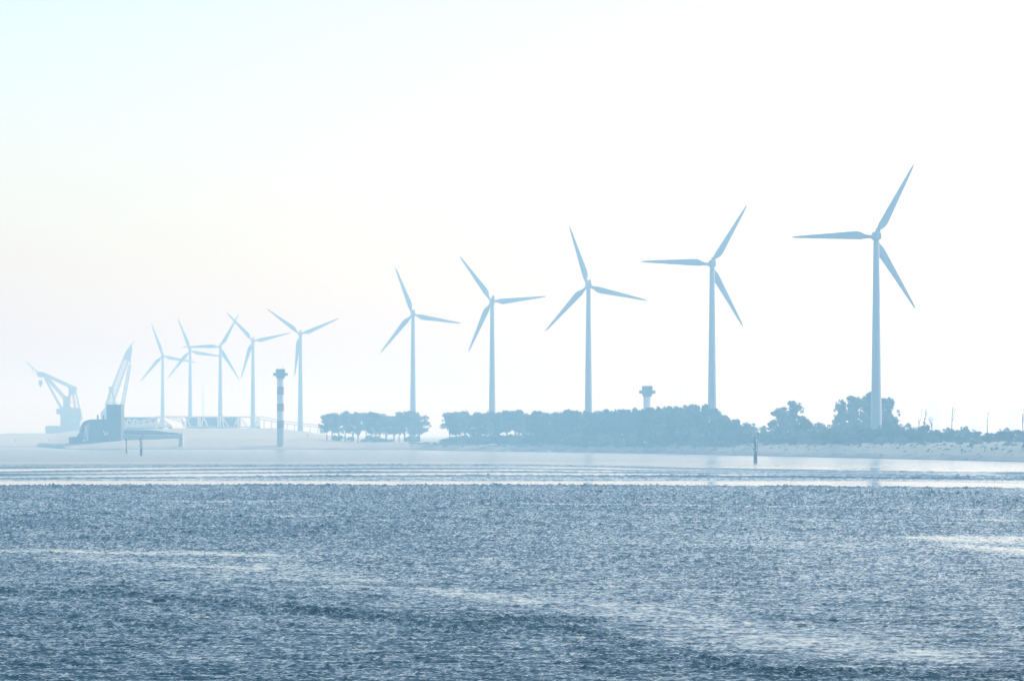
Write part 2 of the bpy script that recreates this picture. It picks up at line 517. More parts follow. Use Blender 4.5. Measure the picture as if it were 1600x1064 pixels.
# ------------------------------------------------------------------ wind turbines
def blade_mesh():
    RT = 40.0
    sec = [(0.025, -.85, .85, .85), (0.06, -.85, .85, .82), (.11, -.95, 1.25, .62), (.16, -1.02, 1.85, .46), (.205, -1.0, 2.15, .38), (.25, -.96, 2.1, .34),
           (.35, -.86, 1.8, .28), (.5, -.72, 1.38, .21), (.65, -.58, 1.02, .16), (.8, -.46, .68, .12), (.9, -.36, .44, .09), (.96, -.27, .26, .07), (.99, -.16, .1, .05), (1.0, -.07, .02, .03)]
    n = 14
    b = MB(); vs = []; fs = []
    for r, a, c, th in sec:
        if r > .11: a, c = a * (1.22 + .22 * r) - .04, c * (1.22 + .22 * r) + .04
        tw = R(13.0) * (1 - r) ** 2 + R(4)
        for k in range(n):
            an = 2 * math.pi * k / n
            cx = (a + c) / 2 + (c - a) / 2 * math.cos(an)
            cy = th * math.sin(an) * (1.0 if r < .1 else (1 - .45 * math.cos(an)))
            x = cx * math.cos(tw) - cy * math.sin(tw)
            y = cx * math.sin(tw) + cy * math.cos(tw)
            vs.append((x, y + 0.9 * r * r, r * RT))
    for i in range(len(sec) - 1):
        for k in range(n):
            k2 = (k + 1) % n
            fs.append((i * n + k, i * n + k2, (i + 1) * n + k2, (i + 1) * n + k))
    fs.append(tuple(range(n - 1, -1, -1))); fs.append(tuple((len(sec) - 1) * n + k for k in range(n)))
    b.add(vs, fs)
    return b

BLADE = None
def turbine(px, py, Rpx, ang, label, yaw=7.0):
    global BLADE
    Yd = F * 40.0 / Rpx
    hp = P(px, py, Yd)
    yr = R(yaw)
    ax = Vector((-math.sin(yr), math.cos(yr), 0))      # rotor axis, away from the viewer
    base = hp - ax * 4.6
    gz = ground(px, Yd) - 0.5
    hz = hp.z - gz
    root = empty("wind_turbine", (base.x, base.y, gz), yr)
    tag(root, label, "wind turbine", "wind turbines in a row along the far shore")
    t = MB()
    prof = []
    for i in range(13):
        u = i / 12
        prof.append((2.75 - 1.35 * u ** 0.9, u * (hz - 2.0)))
    t.lathe([(3.0, 0), (3.0, .35)] + [(r, z + .35) for r, z in prof], 28)
    t.build("tower", M_white_shaded, root, smooth=True)
    nb = MB()
    prf = [(-5.2, 1.15, 1.3), (-4.6, 1.55, 1.75), (-2, 1.75, 1.95), (2.4, 1.75, 1.95), (3.1, 1.5, 1.6)]
    vs, fs = [], []
    shape = [(-1, -.7), (-.7, -1), (.7, -1), (1, -.7), (1, .6), (.75, 1), (-.75, 1), (-1, .6)]
    for y, hw, hh in prf:
        for sx, sz in shape: vs.append((sx * hw, y, hz + sz * hh + .1))
    for i in range(len(prf) - 1):
        for k in range(8):
            fs.append((i * 8 + k, i * 8 + (k + 1) % 8, (i + 1) * 8 + (k + 1) % 8, (i + 1) * 8 + k))
    fs.append(tuple(range(7, -1, -1))); fs.append(tuple(32 + k for k in range(8)))
    nb.add(vs, fs)
    nb.box((0, -3.7, hz + 2.75), (2.0, 1.6, 1.7))
    na = nb.build("nacelle", M_nac, root, smooth=False)
    v = MB(); v.tube([(.5, -3.6, hz + 3.5), (.5, -3.6, hz + 4.7)], .08, 5); v.box((.5, -3.6, hz + 4.7), (.7, .12, .12))
    v.build("wind_vane", M_dark, na)
    hb = MB(); hb.tube([(0, 3.15, hz), (0, 3.6, hz), (0, 5.3, hz), (0, 6.1, hz), (0, 6.6, hz)], [1.35, 1.65, 1.6, 1.1, .25], 16)
    hb.build("hub", M_nac, root, smooth=True)
    for k in range(3):
        if BLADE is None:
            o = blade_mesh().build("blade", M_white_shaded, root, smooth=True); BLADE = o.data
        else:
            o = bpy.data.objects.new("blade", BLADE); COL.objects.link(o); o.parent = root
        o.location = (0, 4.6, hz)
        o.rotation_euler = (0, R(90 - (ang + 120 * k)), 0)
    return root

M_nac = mat("nacelle_shell", (0.36, 0.38, 0.40), 0.5, 0.08, 0.4)
turbine(1366.0, 370, 130.5, 60.6, "largest and nearest white wind turbine, far right, its foot behind dark bushes")
turbine(1110.5, 413, 110, 58, "second largest wind turbine, rising from the right end of the long tree belt")
turbine(918, 447, 97, 106.8, "wind turbine over the middle of the tree belt, one blade nearly upright")
turbine(768, 471, 86.5, 125.3, "wind turbine above the left part of the long tree belt")
turbine(644.5, 491.5, 78.3, 110, "wind turbine behind the right end of the small separate tree clump")
turbine(469, 522.5, 66, 142.5, "wind turbine just right of the banded light tower")
turbine(395, 533, 61, 132.5, "wind turbine just left of the banded light tower, behind the end of the white truss")
turbine(344, 542, 59, 60.5, "small far wind turbine with one blade pointing level to the left, behind the truss")
turbine(297, 548.5, 55, 110.5, "small far wind turbine crossed by its neighbour's level blade")
turbine(254, 556, 53.5, 109, "smallest and farthest wind turbine, leftmost of the row, beside the upright crane")

# ------------------------------------------------------------------ light towers
M_tower_w = mat("tower_white", (0.66, 0.68, 0.70), 0.6, 0.06, 0.3)
M_tower_b = mat("tower_band", (0.13, 0.06, 0.055), 0.6, 0.15, 0.3)
M_head = mat("tower_head", (0.09, 0.10, 0.12), 0.5, 0.2, 0.5)
M_glass = mat("dark_glass", (0.03, 0.04, 0.05), 0.15, 0.2, 0.5)
def light_tower(px, Yd, ztop, bands, label, shaft_mats, base_py=None):
    X = (px - 800) * Yd / F
    gz = max(ground(px, Yd) - 0.3, -0.5)
    r = empty("light_tower", (X, Yd, gz)); tag(r, label, "light tower", "square headed range light towers")
    z = lambda v: v - gz
    s = MB()
    zs = sorted([0.0] + [z(b) for p in bands for b in p] + [z(ztop - 6.4)])
    for i in range(len(zs) - 1):
        m0 = (zs[i] + zs[i + 1]) / 2 + gz
        s.cur = 1 if any(min(p) < m0 < max(p) for p in bands) else 0
        if m0 < 9 and len(bands): s.cur = 2
        ra = 2.65 - 0.25 * zs[i] / zs[-1]; rb = 2.65 - 0.25 * zs[i + 1] / zs[-1]
        s.tube([(0, 0, zs[i]), (0, 0, zs[i + 1])], [ra, rb], 20, cap=(i in (0, len(zs) - 2)))
    s.build("shaft", shaft_mats, r, smooth=True)
    g = MB(); zt = z(ztop)
    g.prism([(-2.4, zt - 6.7), (2.4, zt - 6.7), (3.2, zt - 5.2), (3.2, zt), (-3.2, zt), (-3.2, zt - 5.2)], -3.2, 3.2)
    h = g.build("lantern_room", M_head, r)
    for x in (-1.9, 0, 1.9):
        wn = MB(); wn.box((x, -3.23, zt - 1.5), (1.4, .1, 1.3)); wn.build("window", M_glass, h)
    p = MB(); p.box((0, 0, zt - 4.5), (10.2, 4.2, .5))
    for x in (-4.95, 4.95): p.box((x, 0, zt - 3.6), (.25, 4.2, 1.3))
    p.box((-4.1, 0, zt - 3.5), (1.6, 3.6, 1.5)); p.box((4.1, 0, zt - 3.5), (1.6, 3.6, 1.5))
    p.build("gallery", M_head, r)
    for x, hh in ((1.4, 3.6), (1.9, 2.0)):
        a = MB(); a.tube([(x, 0, zt), (x - .1, 0, zt + hh)], .11, 5); a.build("antenna", M_tower_w, r)
M_tower_low = mat("tower_base_concrete", (0.34, 0.35, 0.37), 0.8, 0.15, 0.4)
light_tower(438.3, 2752, 56.8, [(38.8, 44.2), (27.1, 32.4), (15.3, 20.5)], "tall banded light tower standing at the water's edge, with square dark head", [M_tower_w, M_tower_b, M_tower_low])
light_tower(1011.3, 2440, 41.0, [], "pale unbanded light tower with square head, showing just above the tree belt", [M_white_bright := mat("bright_white_paint", (0.78, 0.79, 0.80), 0.6, 0.04, 0.3), M_tower_b, M_tower_low])

# ------------------------------------------------------------------ beacon posts in the water
M_pile = mat("weathered_pile", (0.012, 0.016, 0.018), 0.7, 0.4, 1.5)
M_rust = mat("beacon_paint", (0.015, 0.022, 0.025), 0.6, 0.3, 1.5)
def beacon(px, Yd, label, sc=1.0):
    r = empty("beacon_post", ((px - 800) * Yd / F, Yd, -1.0)); tag(r, label, "beacon", "dark beacon posts standing in the water")
    r.scale = (sc, sc, sc)
    b = MB(); b.tube([(0, 0, 0), (0, 0, 3.6)], .68, 14); b.tube([(0, 0, 3.5), (0, 0, 3.75)], .8, 14); b.build("pile", M_pile, r, smooth=True)
    b = MB(); b.tube([(0, 0, 3.7), (.02, 0, 5.2), (.05, 0, 6.6), (-.1, 0, 8.0), (-.35, 0, 9.2)], [.58, .46, .38, .42, .38], 12); b.build("mast", M_rust, r, smooth=True)
    b = MB(); b.tube([(-.55, 0, 5.7), (-.55, 0, 6.5)], [.38, .34], 12); b.beam((-.55, 0, 6.2), (.05, 0, 6.4), .12); b.build("lamp_box", M_pile, r, smooth=True)
    b = MB(); b.beam((-.4, 0, 9.0), (-1.05, 0, 9.4), .3, .25); b.build("bracket", M_rust, r); b = MB(); b.beam((-.2, 0, 7.6), (.45, 0, 7.75), .2, .18); b.build("bracket", M_rust, r)
    b = MB(); b.tube([(-.25, 0, 9.1), (-.2, 0, 9.7)], .1, 6); b.tube([(-.1, 0, 9.55), (-.4, 0, 10.85)], [.42, .36], 12); b.build("lantern", M_pile, r, smooth=True)
    b = MB(); b.tube([(.75, .1, 3.7), (.82, .1, 11.7)], .09, 6); b.beam((.1, .1, 4.6), (.76, .1, 4.6), .08); b.beam((.1, .1, 7.0), (.78, .1, 7.0), .08); b.build("pole", M_rust, r)
    b = MB(); b.tube([(.98, .1, 11.5), (1.0, .1, 12.4)], [.32, .2], 8); b.build("topmark", M_pile, r, smooth=True)
    b = MB()
    for x in (-.3, .3): b.beam((x, -.7, .6), (x, -.45, 6.4), .07)
    for i in range(14): b.beam((-.3, -.7 + .018 * i, .9 + .4 * i), (.3, -.7 + .018 * i, .9 + .4 * i), .05)
    b.build("ladder", M_rust, r)
beacon(1180.4, 1490, "dark beacon post with lantern and thin side pole in the water near the right beach")
beacon(220.5, 2015, "dark beacon post with lantern in the water in front of the dock gate", 0.93)
r = empty("marker_pole", ((197.4 - 800) * 2245 / F, 2245, -1.0)); tag(r, "slim dark marker pole with small cap, left of the lantern beacon post", "marker")
b = MB(); b.tube([(0, 0, 0), (0, 0, 8.2)], [.36, .3], 10); b.build("pole", M_rust, r, smooth=True)
b = MB(); b.tube([(0, 0, 0), (0, 0, 2.2)], .52, 10); b.build("pile", M_pile, r, smooth=True)
b = MB(); b.tube([(0, 0, 8.1), (0, 0, 8.5), (0, 0, 9.4)], [.6, .55, .12], 10); b.build("topmark", M_pile, r, smooth=True)

# ------------------------------------------------------------------ harbour buildings, left
M_build = mat("building_cladding", (0.075, 0.085, 0.10), 0.7, 0.12, 0.08)
M_build2 = mat("tower_cladding", (0.055, 0.065, 0.08), 0.7, 0.12, 0.08)
M_conc = mat("pale_concrete", (0.36, 0.36, 0.35), 0.85, 0.12, 0.1)
M_steelw = mat("white_steel", (0.88, 0.87, 0.85), 0.5, 0.05, 0.2)
def O(pts, Yd, px0):
    """outline from photo pixels to (x, z) about column px0, at distance Yd"""
    k = Yd / F
    return [((x - px0) * k, H + (HY - y) * k) for x, y in pts]

Yb = 2870.0
r = empty("control_building", ((150 - 800) * Yb / F, Yb, 0)); tag(r, "blue grey waterside building with rounded left end and a tall square block", "building")
b = MB(); b.prism(O([(120, 703), (120, 682), (124, 676), (126, 670), (128, 663), (130.5, 659), (135, 656.8), (141, 655.4), (148, 655), (167.5, 655), (167.5, 703)], Yb, 150), -2, 26); b.build("curved_hall", M_build, r)
b = MB(); b.prism(O([(167.6, 703), (167.6, 632), (190.2, 632), (190.2, 703)], Yb, 150), -5, 18); tb = b.build("tower_block", M_build2, r)
for x, h_ in ((171, 2.2), (176, 1.2), (182, 2.6), (187, 1.4)):
    b = MB(); b.tube([((x - 150) * Yb / F, 4, H + 46 * Yb / F - .1), ((x - 150) * Yb / F, 4, H + 46 * Yb / F + h_)], .15, 5); b.build("antenna", M_dark, tb)
b = MB(); b.prism(O([(104, 703.5), (104, 693), (108.5, 693), (108.5, 683), (119.9, 682), (119.9, 703.5)], Yb, 150), -4, 20); b.build("low_block", M_build, r)
for x in (151, 160):
    b = MB(); k = Yb / F
    b.tube([((x - 150) * k, 8, H + 22 * k), ((x - 150) * k, 8, H + 29.8 * k)], 0.62, 12); b.build("chimney", M_dark, r, smooth=True)
b = MB(); b.prism(O([(129.5, 690), (133, 668), (137, 662), (141, 661), (139.5, 676), (139, 689)], Yb, 150), -2.3, -2.05); pn = b.build("light_panel", M_conc, r)
b = MB(); a0, a1 = O([(133.6, 665), (138.2, 688)], Yb, 150); b.beam((a0[0], -3, a0[1]), (a1[0], -3, a1[1]), .8); a0, a1 = O([(129.5, 689), (135, 687.5)], Yb, 150); b.beam((a0[0], -3, a0[1]), (a1[0], -3, a1[1]), .9); b.build("brace", M_steelw, pn)
b = MB(); c = O([(163, 673), (165.5, 680), (168, 676), (170, 679)], Yb, 150)
b.beam((c[0][0], -5.6, c[0][1]), (c[1][0], -5.6, c[1][1]), .8); b.beam((c[1][0], -5.6, c[1][1]), (c[2][0], -5.6, c[2][1]), .6); b.beam((c[2][0], -5.6, c[2][1] + 1), (c[3][0], -5.6, c[3][1]), .7); b.build("ladder", M_steelw, r)

Yg = 2890.0
r = empty("dock_gate", ((236 - 800) * Yg / F, Yg, 0)); tag(r, "long low concrete dock wall with a dark deck, between the tall block and white pillar", "dock wall")
b = MB(); b.prism(O([(190.5, 703), (190.5, 680), (279, 680), (279, 703)], Yg, 236), 0, 9); b.build("wall", M_conc, r)
b = MB(); b.prism(O([(190.5, 679.6), (190.5, 672), (232, 671.6), (262, 675), (279, 676.5), (279, 679.6)], Yg, 236), -1.2, 9); b.build("deck", M_build, r)
for x in range(196, 279, 12):
    q = O([(x, 681), (x, 702)], Yg, 236); b = MB(); b.box((q[0][0], -.2, (q[0][1] + q[1][1]) / 2), (.7, .4, q[0][1] - q[1][1])); b.build("fender", M_conc, r)
b = MB()
for x in range(191, 281, 6): q = O([(x, 671.0 + max(0, (x - 232) * .12)), (x, 669)], Yg, 236); b.box((q[0][0], 1, q[0][1] + .6), (.12, .12, 1.3))
q0, q1, q2 = O([(191, 668.6), (232, 668.6), (280, 673.5)], Yg, 236); b.beam((q0[0], 1, q0[1]), (q1[0], 1, q1[1]), .14); b.beam((q1[0], 1, q1[1]), (q2[0], 1, q2[1]), .14)
b.build("railing", M_steelw, r)
Yp = 2780.0
r = empty("dock_pillar", ((283.3 - 800) * Yp / F, Yp, 0)); tag(r, "pale pillar with painted sunlit right edge at the end of the dock wall", "pillar")
k = Yp / F
b = MB(); b.box((-.6, 0, 5.2), (2.4, 3, 11.8)); b.build("column", M_conc, r)
for z0 in (.2, 4.1, 8.0):
    b = MB(); b.box((1.15, -.4, z0 + 1.6), (1.0, 3, 3.3)); b.build("fender", M_steelw, r)  # white blocks added to put the sunlit right face into colour
b = MB(); b.box((-.1, 0, 11.35), (3.6, 3.6, .5)); b.build("cap", M_steelw, r)

# white lattice arms of the storm barrier
Ya = 3300.0
def arm(name, label, px0, chords, posts, depth=9.0, w_=0.95):
    r = empty(name, ((px0 - 800) * Ya / F, Ya, 0)); tag(r, label, "barrier arm", "white lattice arms of the storm barrier")
    for nm, segs, wd in (("chord", chords, w_), ("brace", posts, w_ * .72)):
        for (x0, y0, x1, y1) in segs:
            q = O([(x0, y0), (x1, y1)], Ya, px0)
            for yy in (0, depth):
                b = MB(); b.beam((q[0][0], yy, q[0][1]), (q[1][0], yy, q[1][1]), wd * (1 if yy == 0 else .8)); b.build(nm, M_steelw, r)
    for (x0, y0, x1, y1) in chords:
        n = max(1, int(abs(x1 - x0) / 9))
        for i in range(n + 1):
            q = O([(x0 + (x1 - x0) * i / n, y0 + (y1 - y0) * i / n)], Ya, px0)[0]
            b = MB(); b.beam((q[0], .4, q[1]), (q[0], depth - .4, q[1]), .35); b.build("cross_tie", M_steelw, r)
    for x in (min(c[0] for c in chords) + 2, max(c[2] for c in chords) - 2):
        q = O([(x, 667)], Ya, px0)[0]; gz = ground(x, Ya) - 1
        if q[1] > gz: b = MB(); b.box((q[0], depth / 2, (q[1] + gz) / 2), (3.0, depth + 2, q[1] - gz)); b.build("footing", M_conc, r)
def lattice(x0, x1, yt, yb, n):
    o = []
    for i in range(n):
        a, c = x0 + (x1 - x0) * i / n, x0 + (x1 - x0) * (i + 1) / n
        ta, tc = np.interp([a, c], [x0, x1], yt); m = (a + c) / 2; tm = (ta + tc) / 2
        o += [(a, yb, m, tm), (m, tm, c, yb), (m, tm, m, yb)]
    return o
arm("barrier_arm", "triangular white lattice arm, left one, peaking beside the dark tall block", 228,
    [(190, 666.5, 247, 651.0), (247, 651.0, 268, 666.0), (190, 667, 268, 667)],
    lattice(192, 247, (666, 651.4), 666.5, 6) + lattice(247, 268, (651.4, 666), 666.5, 2) + [(190, 655, 200, 664), (200, 655, 194, 664), (200, 655, 210, 662), (210, 655, 204, 662), (210, 655, 218, 659)], w_=1.15)
arm("barrier_arm", "long level white lattice arm, right one, ending near the banded light tower", 330,
    [(248, 650.9, 405, 651.4), (286, 666.5, 405, 667)],
    [(309, 651, 309, 666), (312, 651, 312, 666), (317, 652, 324.5, 666), (314, 666, 317, 652), (283, 653, 288, 666), (289, 652, 297, 666), (296, 653, 284, 664), (340, 651, 340, 666), (343.5, 651, 343.5, 666), (347, 652, 356, 666), (349, 666, 347, 653), (372, 651, 371, 666), (375, 651, 375, 666), (366, 665, 371, 653), (378, 655, 385, 666), (391, 654, 391, 652), (402, 651, 402, 667), (405, 651, 405, 667), (398, 666, 402, 655), (270, 652, 286, 656), (260, 652, 286, 660)])
r = empty("gangway", ((450 - 800) * Ya / F, Ya, 0)); tag(r, "thin pale sloping gangway running from the truss end down behind the banded tower", "gangway")
b = MB(); q = O([(406, 650.5), (440, 658), (500, 664.5)], Ya, 450)
for i in range(2): b.beam((q[i][0], 5, q[i][1]), (q[i + 1][0], 5, q[i + 1][1]), 1.6, .5)
b.build("handrail", M_conc, r)
b = MB(); q = O([(406, 654.5), (440, 661.5), (500, 667.5)], Ya, 450)
for i in range(2): b.beam((q[i][0], 5, q[i][1]), (q[i + 1][0], 5, q[i + 1][1]), 2.6, .5)
b.build("deck", M_conc, r)
for x in range(412, 500, 12):
    b = MB()
    y = np.interp(x, [406, 440, 500], [654.5, 661.5, 667.5]); q = O([(x, y)], Ya, 450)[0]; gz = ground(x, Ya) - 1
    b.box((q[0], 5, (q[1] + gz) / 2), (.5, .5, max(.3, q[1] - gz)))
    b.build("support", M_conc, r)

# dark sheds behind the arms
Ys = 3650.0
M_shed = mat("shed_wall", (0.06, 0.075, 0.09), 0.7, 0.15, 0.05)
for x0, x1, yt, lab in ((189, 243, 651.6, "dark long shed behind the triangular white arm"), (291, 372, 652.2, "dark long shed behind the level white arm")):
    xc = (x0 + x1) / 2; k = Ys / F
    r = empty("storage_shed", ((xc - 800) * k, Ys, 0)); tag(r, lab, "shed", "dark sheds behind the storm barrier arms")
    zt = H + (HY - yt) * k; gz = ground(xc, Ys) - 1.5; hw = (x1 - x0) / 2 * k
    b = MB(); b.box((0, 12, (zt - 1.2 + gz) / 2), (2 * hw, 24, zt - 1.2 - gz)); b.build("wall", M_shed, r)
    b = MB(); b.prism([(-hw - .4, zt - 1.2), (hw + .4, zt - 1.2), (hw + .4, zt - .5), (hw, zt), (-hw, zt), (-hw - .4, zt - .5)], -.5, 24.5); b.build("roof", M_build, r)
    for i in range(int(2 * hw / 9)):
        b = MB(); b.box((-hw + 5 + 9 * i, -.06, gz + 5), (4.5, .12, 5)); b.build("door", M_build2, r)

# ------------------------------------------------------------------ cranes
M_crane = mat("crane_steel", (0.42, 0.45, 0.47), 0.6, 0.15, 0.2)
Yc = 4300.0
k = Yc / F
def Q(px0, x, y, d=0.0):
    return Vector(((x - px0) * k, d, H + (HY - y) * k))
def truss(b, A, B, wa, wb, n, t=0.5):
    """square lattice boom from A to B, width wa to wb"""
    A, B = Vector(A), Vector(B); d = (B - A).normalized(); s = Vector((0, 1, 0)); u = d.cross(s).normalized()
    def c(i, f):
        w2 = (wa + (wb - wa) * f) / 2; p = A + (B - A) * f
        return p + u * w2 * (1 if i in (0, 1) else -1) + s * w2 * (1 if i in (0, 3) else -1)
    for i in range(4):
        b.beam(c(i, 0), c(i, 1), t)
        for j in range(n):
            b.beam(c(i, j / n), c((i + 1) % 4, (j + 1) / n), t * .6); b.beam(c(i, j / n), c((i + 1) % 4, j / n), t * .6)
r = empty("floating_crane", ((110 - 800) * k, Yc, 0)); tag(r, "faint crane with lowered boom and hanging hook block, far left in the haze", "crane", "faint heavy lift cranes")
p0 = 110
b = MB(); truss(b, Q(p0, 119, 608), Q(p0, 67, 583.5), 3.2, 2.2, 12, 1.0); truss(b, Q(p0, 103, 624), Q(p0, 71, 587), 3.0, 2.0, 9, 1.0); truss(b, Q(p0, 96, 638), Q(p0, 70, 590), 2.0, 1.4, 10, .8); bm = b.build("boom", M_crane, r)
b = MB(); b.box(Q(p0, 63.5, 585), (6, 4.5, 5.5)); b.box(Q(p0, 68, 586.5), (4, 4, 4)); b.build("boom_head", M_crane, bm)
b = MB(); b.beam(Q(p0, 66, 587), Q(p0, 42, 566.5), 1.0); b.beam(Q(p0, 51, 574.5), Q(p0, 51, 583), .7); b.beam(Q(p0, 57.5, 581), Q(p0, 57.5, 586), 1.0); b.build("jib", M_crane, bm)
b = MB(); b.beam(Q(p0, 63.5, 589), Q(p0, 63.5, 594), .4); b.prism([((60.5 - p0) * k, Q(p0, 0, 594).z), ((66.5 - p0) * k, Q(p0, 0, 594).z), ((66.5 - p0) * k, Q(p0, 0, 600).z), ((64.3 - p0) * k, Q(p0, 0, 603).z), ((62.7 - p0) * k, Q(p0, 0, 603).z), ((60.5 - p0) * k, Q(p0, 0, 600).z)], -2, 2); b.beam(Q(p0, 63.5, 603), Q(p0, 63.5, 605), .8); b.beam(Q(p0, 62, 604.6), Q(p0, 65, 604.6), .6); b.build("hook_block", M_crane, r)
b = MB(); b.prism([(q.x, q.z) for q in (Q(p0, 107, 605), Q(p0, 120.5, 607), Q(p0, 117, 616), Q(p0, 108, 616))], -2.5, 2.5)
for yy in (-4, 4):
    b.beam(Q(p0, 110, 614, yy * .5), Q(p0, 104.5, 636, yy), 2.2); b.beam(Q(p0, 114, 614, yy * .5), Q(p0, 117.5, 637, yy), 1.2); b.beam(Q(p0, 118, 610, yy * .5), Q(p0, 124, 638, yy), 1.2)
b.beam(Q(p0, 106, 628), Q(p0, 119, 628), .7)
b.build("gantry_frame", M_crane, r)
b = MB(); b.prism([(q.x, q.z) for q in (Q(p0, 95, 640), Q(p0, 100, 635), Q(p0, 100, 622), Q(p0, 107, 619), Q(p0, 110, 622), Q(p0, 110, 636), Q(p0, 127, 638), Q(p0, 129, 652), Q(p0, 126, 660), Q(p0, 96, 660))], -8, 8); b.box(Q(p0, 91.5, 643), (4, 6, 6)); b.build("machinery_house", M_crane, r)
b = MB(); b.prism([(q.x, q.z) for q in (Q(p0, 96, 660), Q(p0, 126, 660), Q(p0, 125, 675), Q(p0, 127, 690), Q(p0, 94, 690))], -9, 9); b.build("pedestal", M_crane, r)
p1 = 183
r = empty("floating_crane", ((p1 - 800) * k, Yc, 0)); tag(r, "faint crane with steeply raised boom, behind the tall dark block", "crane", "faint heavy lift cranes")
b = MB(); truss(b, Q(p1, 170, 634), Q(p1, 199, 556), 7.5, 5.5, 12, 1.1); truss(b, Q(p1, 191, 636), Q(p1, 203, 570), 3.2, 2.4, 12, .9); bm = b.build("boom", M_crane, r)
b = MB(); b.prism([(q.x, q.z) for q in (Q(p1, 192.5, 560), Q(p1, 196, 551), Q(p1, 200, 544.5), Q(p1, 206.5, 537), Q(p1, 207, 549), Q(p1, 205, 556), Q(p1, 204, 571), Q(p1, 201, 563))], -2, 2); b.build("boom_head", M_crane, bm)
b = MB(); b.beam(Q(p1, 206, 538), Q(p1, 209.5, 532), .8); b.build("jib", M_crane, bm)
b = MB()
for yy in (-5, 5):
    b.beam(Q(p1, 173, 606, yy * .5), Q(p1, 165, 640, yy), 1.2); b.beam(Q(p1, 174, 606, yy * .5), Q(p1, 182, 640, yy), 1.4)
b.beam(Q(p1, 168, 624), Q(p1, 178, 624), .8); b.box(Q(p1, 173, 607), (4, 4, 4)); b.build("gantry_frame", M_crane, r)
b = MB(); b.prism([(q.x, q.z) for q in (Q(p1, 158, 645), Q(p1, 164, 638), Q(p1, 194, 638), Q(p1, 195, 662), Q(p1, 160, 662))], -8, 8); b.build("machinery_house", M_crane, r)
b = MB(); b.prism([(q.x, q.z) for q in (Q(p1, 162, 662), Q(p1, 192, 662), Q(p1, 192, 690), Q(p1, 162, 690))], -9, 9); b.build("pedestal", M_crane, r)
# low hull and pier left of the cranes
Yh = 4150.0; k = Yh / F
r = empty("barge", ((96 - 800) * k, Yh, 0)); tag(r, "pale hazy barge hull under the crane with lowered boom", "barge")
b = MB(); p0 = 96
b.prism([((x - p0) * k, H + (HY - y) * k) for x, y in ((73, 668), (75, 665.5), (135, 665.5), (140, 668), (140, 698), (78, 698))], -16, 16); b.build("hull", M_crane, r)
b = MB()
for x in range(77, 135, 5): b.box(((x - p0) * k, -15.5, H + 13.4 * k), (.3, .3, 1.6))
b.build("railing", M_crane, r)
Yh = 3900.0; k = Yh / F
r = empty("storage_shed", ((53 - 800) * k, Yh, 0)); tag(r, "low dark shed on the far bank at the left edge, left of the barge hull", "shed")
b = MB(); zt, zb = H + (HY - 679.5) * k, H + (HY - 687) * k
b.prism([((x - 53) * k, z) for x, z in ((35, zb), (71, zb), (71, zt - .6), (60, zt), (40, zt), (35, zt - .6))], 0, 14); b.build("wall", M_shed, r)
b = MB(); b.prism([((x - 53) * k, z) for x, z in ((34.5, zt - .55), (40, zt + .05), (60, zt + .05), (71.5, zt - .55), (60, zt + .5), (40, zt + .5))], -.5, 14.5); b.build("roof", M_build, r)
for px in (24, 77.5):
    Yq = 3360.0; k = Yq / F
    r = empty("marker_pole", ((px - 800) * k, Yq, -1)); tag(r, "faint marker pole at the far bank, %s" % ("nearest the left edge of the picture" if px < 50 else "left of the platform of the curved building"), "marker")
    b = MB(); b.tube([(0, 0, 0), (0, 0, 7)], .3, 6); b.build("pole", M_crane, r); b = MB(); b.box((0, 0, 7.1), (1.6, .6, .9)); b.build("topmark", M_crane, r)

# ------------------------------------------------------------------ faint far structures
M_far = mat("far_facade", (0.85, 0.85, 0.85), 0.8, 0.04, 0.03)
M_farw = mat("far_window", (0.25, 0.28, 0.3), 0.3, 0.1, 0.05)
def high_rise(px, wpx, ytop, Yd, label):
    k = Yd / F; zt = H + (HY - ytop) * k; w2 = wpx * k / 2
    r = empty("high_rise", ((px - 800) * k, Yd, 0)); tag(r, label, "high rise", "faint high rise blocks on the right horizon")
    b = MB(); b.box((0, 0, zt / 2), (2 * w2, 18, zt)); b.build("wall", M_far, r)
    b = MB(); b.box((-w2 * .2, 0, zt + 1.2), (w2, 9, 2.4)); b.build("roof", M_far, r)
    n = int(zt / 6)
    for i in range(n):
        b = MB(); b.box((0, -9.03, 4 + 6 * i), (2 * w2 - 2, .1, 1.8)); b.build("window", M_farw, r)
high_rise(1395.5, 10, 616, 13400, "faint high rise right beside the trees behind the largest turbine")
high_rise(1460, 20, 626, 13500, "wide faint high rise between the bare saplings and forked bare tree")
high_rise(1584, 15, 638, 13400, "faint high rise near the right edge of the picture")
high_rise(1523, 18, 650, 13500, "low faint high rise just left of the single bare stem")
r = empty("chimney", ((318 - 800) * 9300 / F, 9300, 0)); tag(r, "faint tapering chimney in the haze between two far turbines", "chimney")
b = MB(); b.lathe([(6.0, 0), (5.2, 50), (4.6, 100), (3.0, 125), (.8, 146)], 16); b.build("stack", M_far, r, smooth=True)
b = MB(); b.lathe([(5.6, 74), (5.6, 76), (5.0, 76)], 16); b.build("platform", M_far, r)
Ym = 6500.0; k = Ym / F
r = empty("lattice_mast", ((1065 - 800) * k, Ym, 0)); tag(r, "very faint thin lattice mast right of the pale light tower", "mast")
b = MB(); zt = 149.0; b2 = MB()
for i in range(3):
    a = i * 2.094; b.beam((1.5 * math.cos(a), 1.5 * math.sin(a), 0), (1.1 * math.cos(a), 1.1 * math.sin(a), zt - 12), .3)
b.build("frame", M_far, r)
for j in range(30):
    for i in range(3):
        a, c = i * 2.094, (i + 1) * 2.094; z0 = j * (zt - 12) / 30; z1 = z0 + (zt - 12) / 30
        b2.beam((1.4 * math.cos(a), 1.4 * math.sin(a), z0), (1.4 * math.cos(c), 1.4 * math.sin(c), z1), .1)
b2.build("brace", M_far, r)
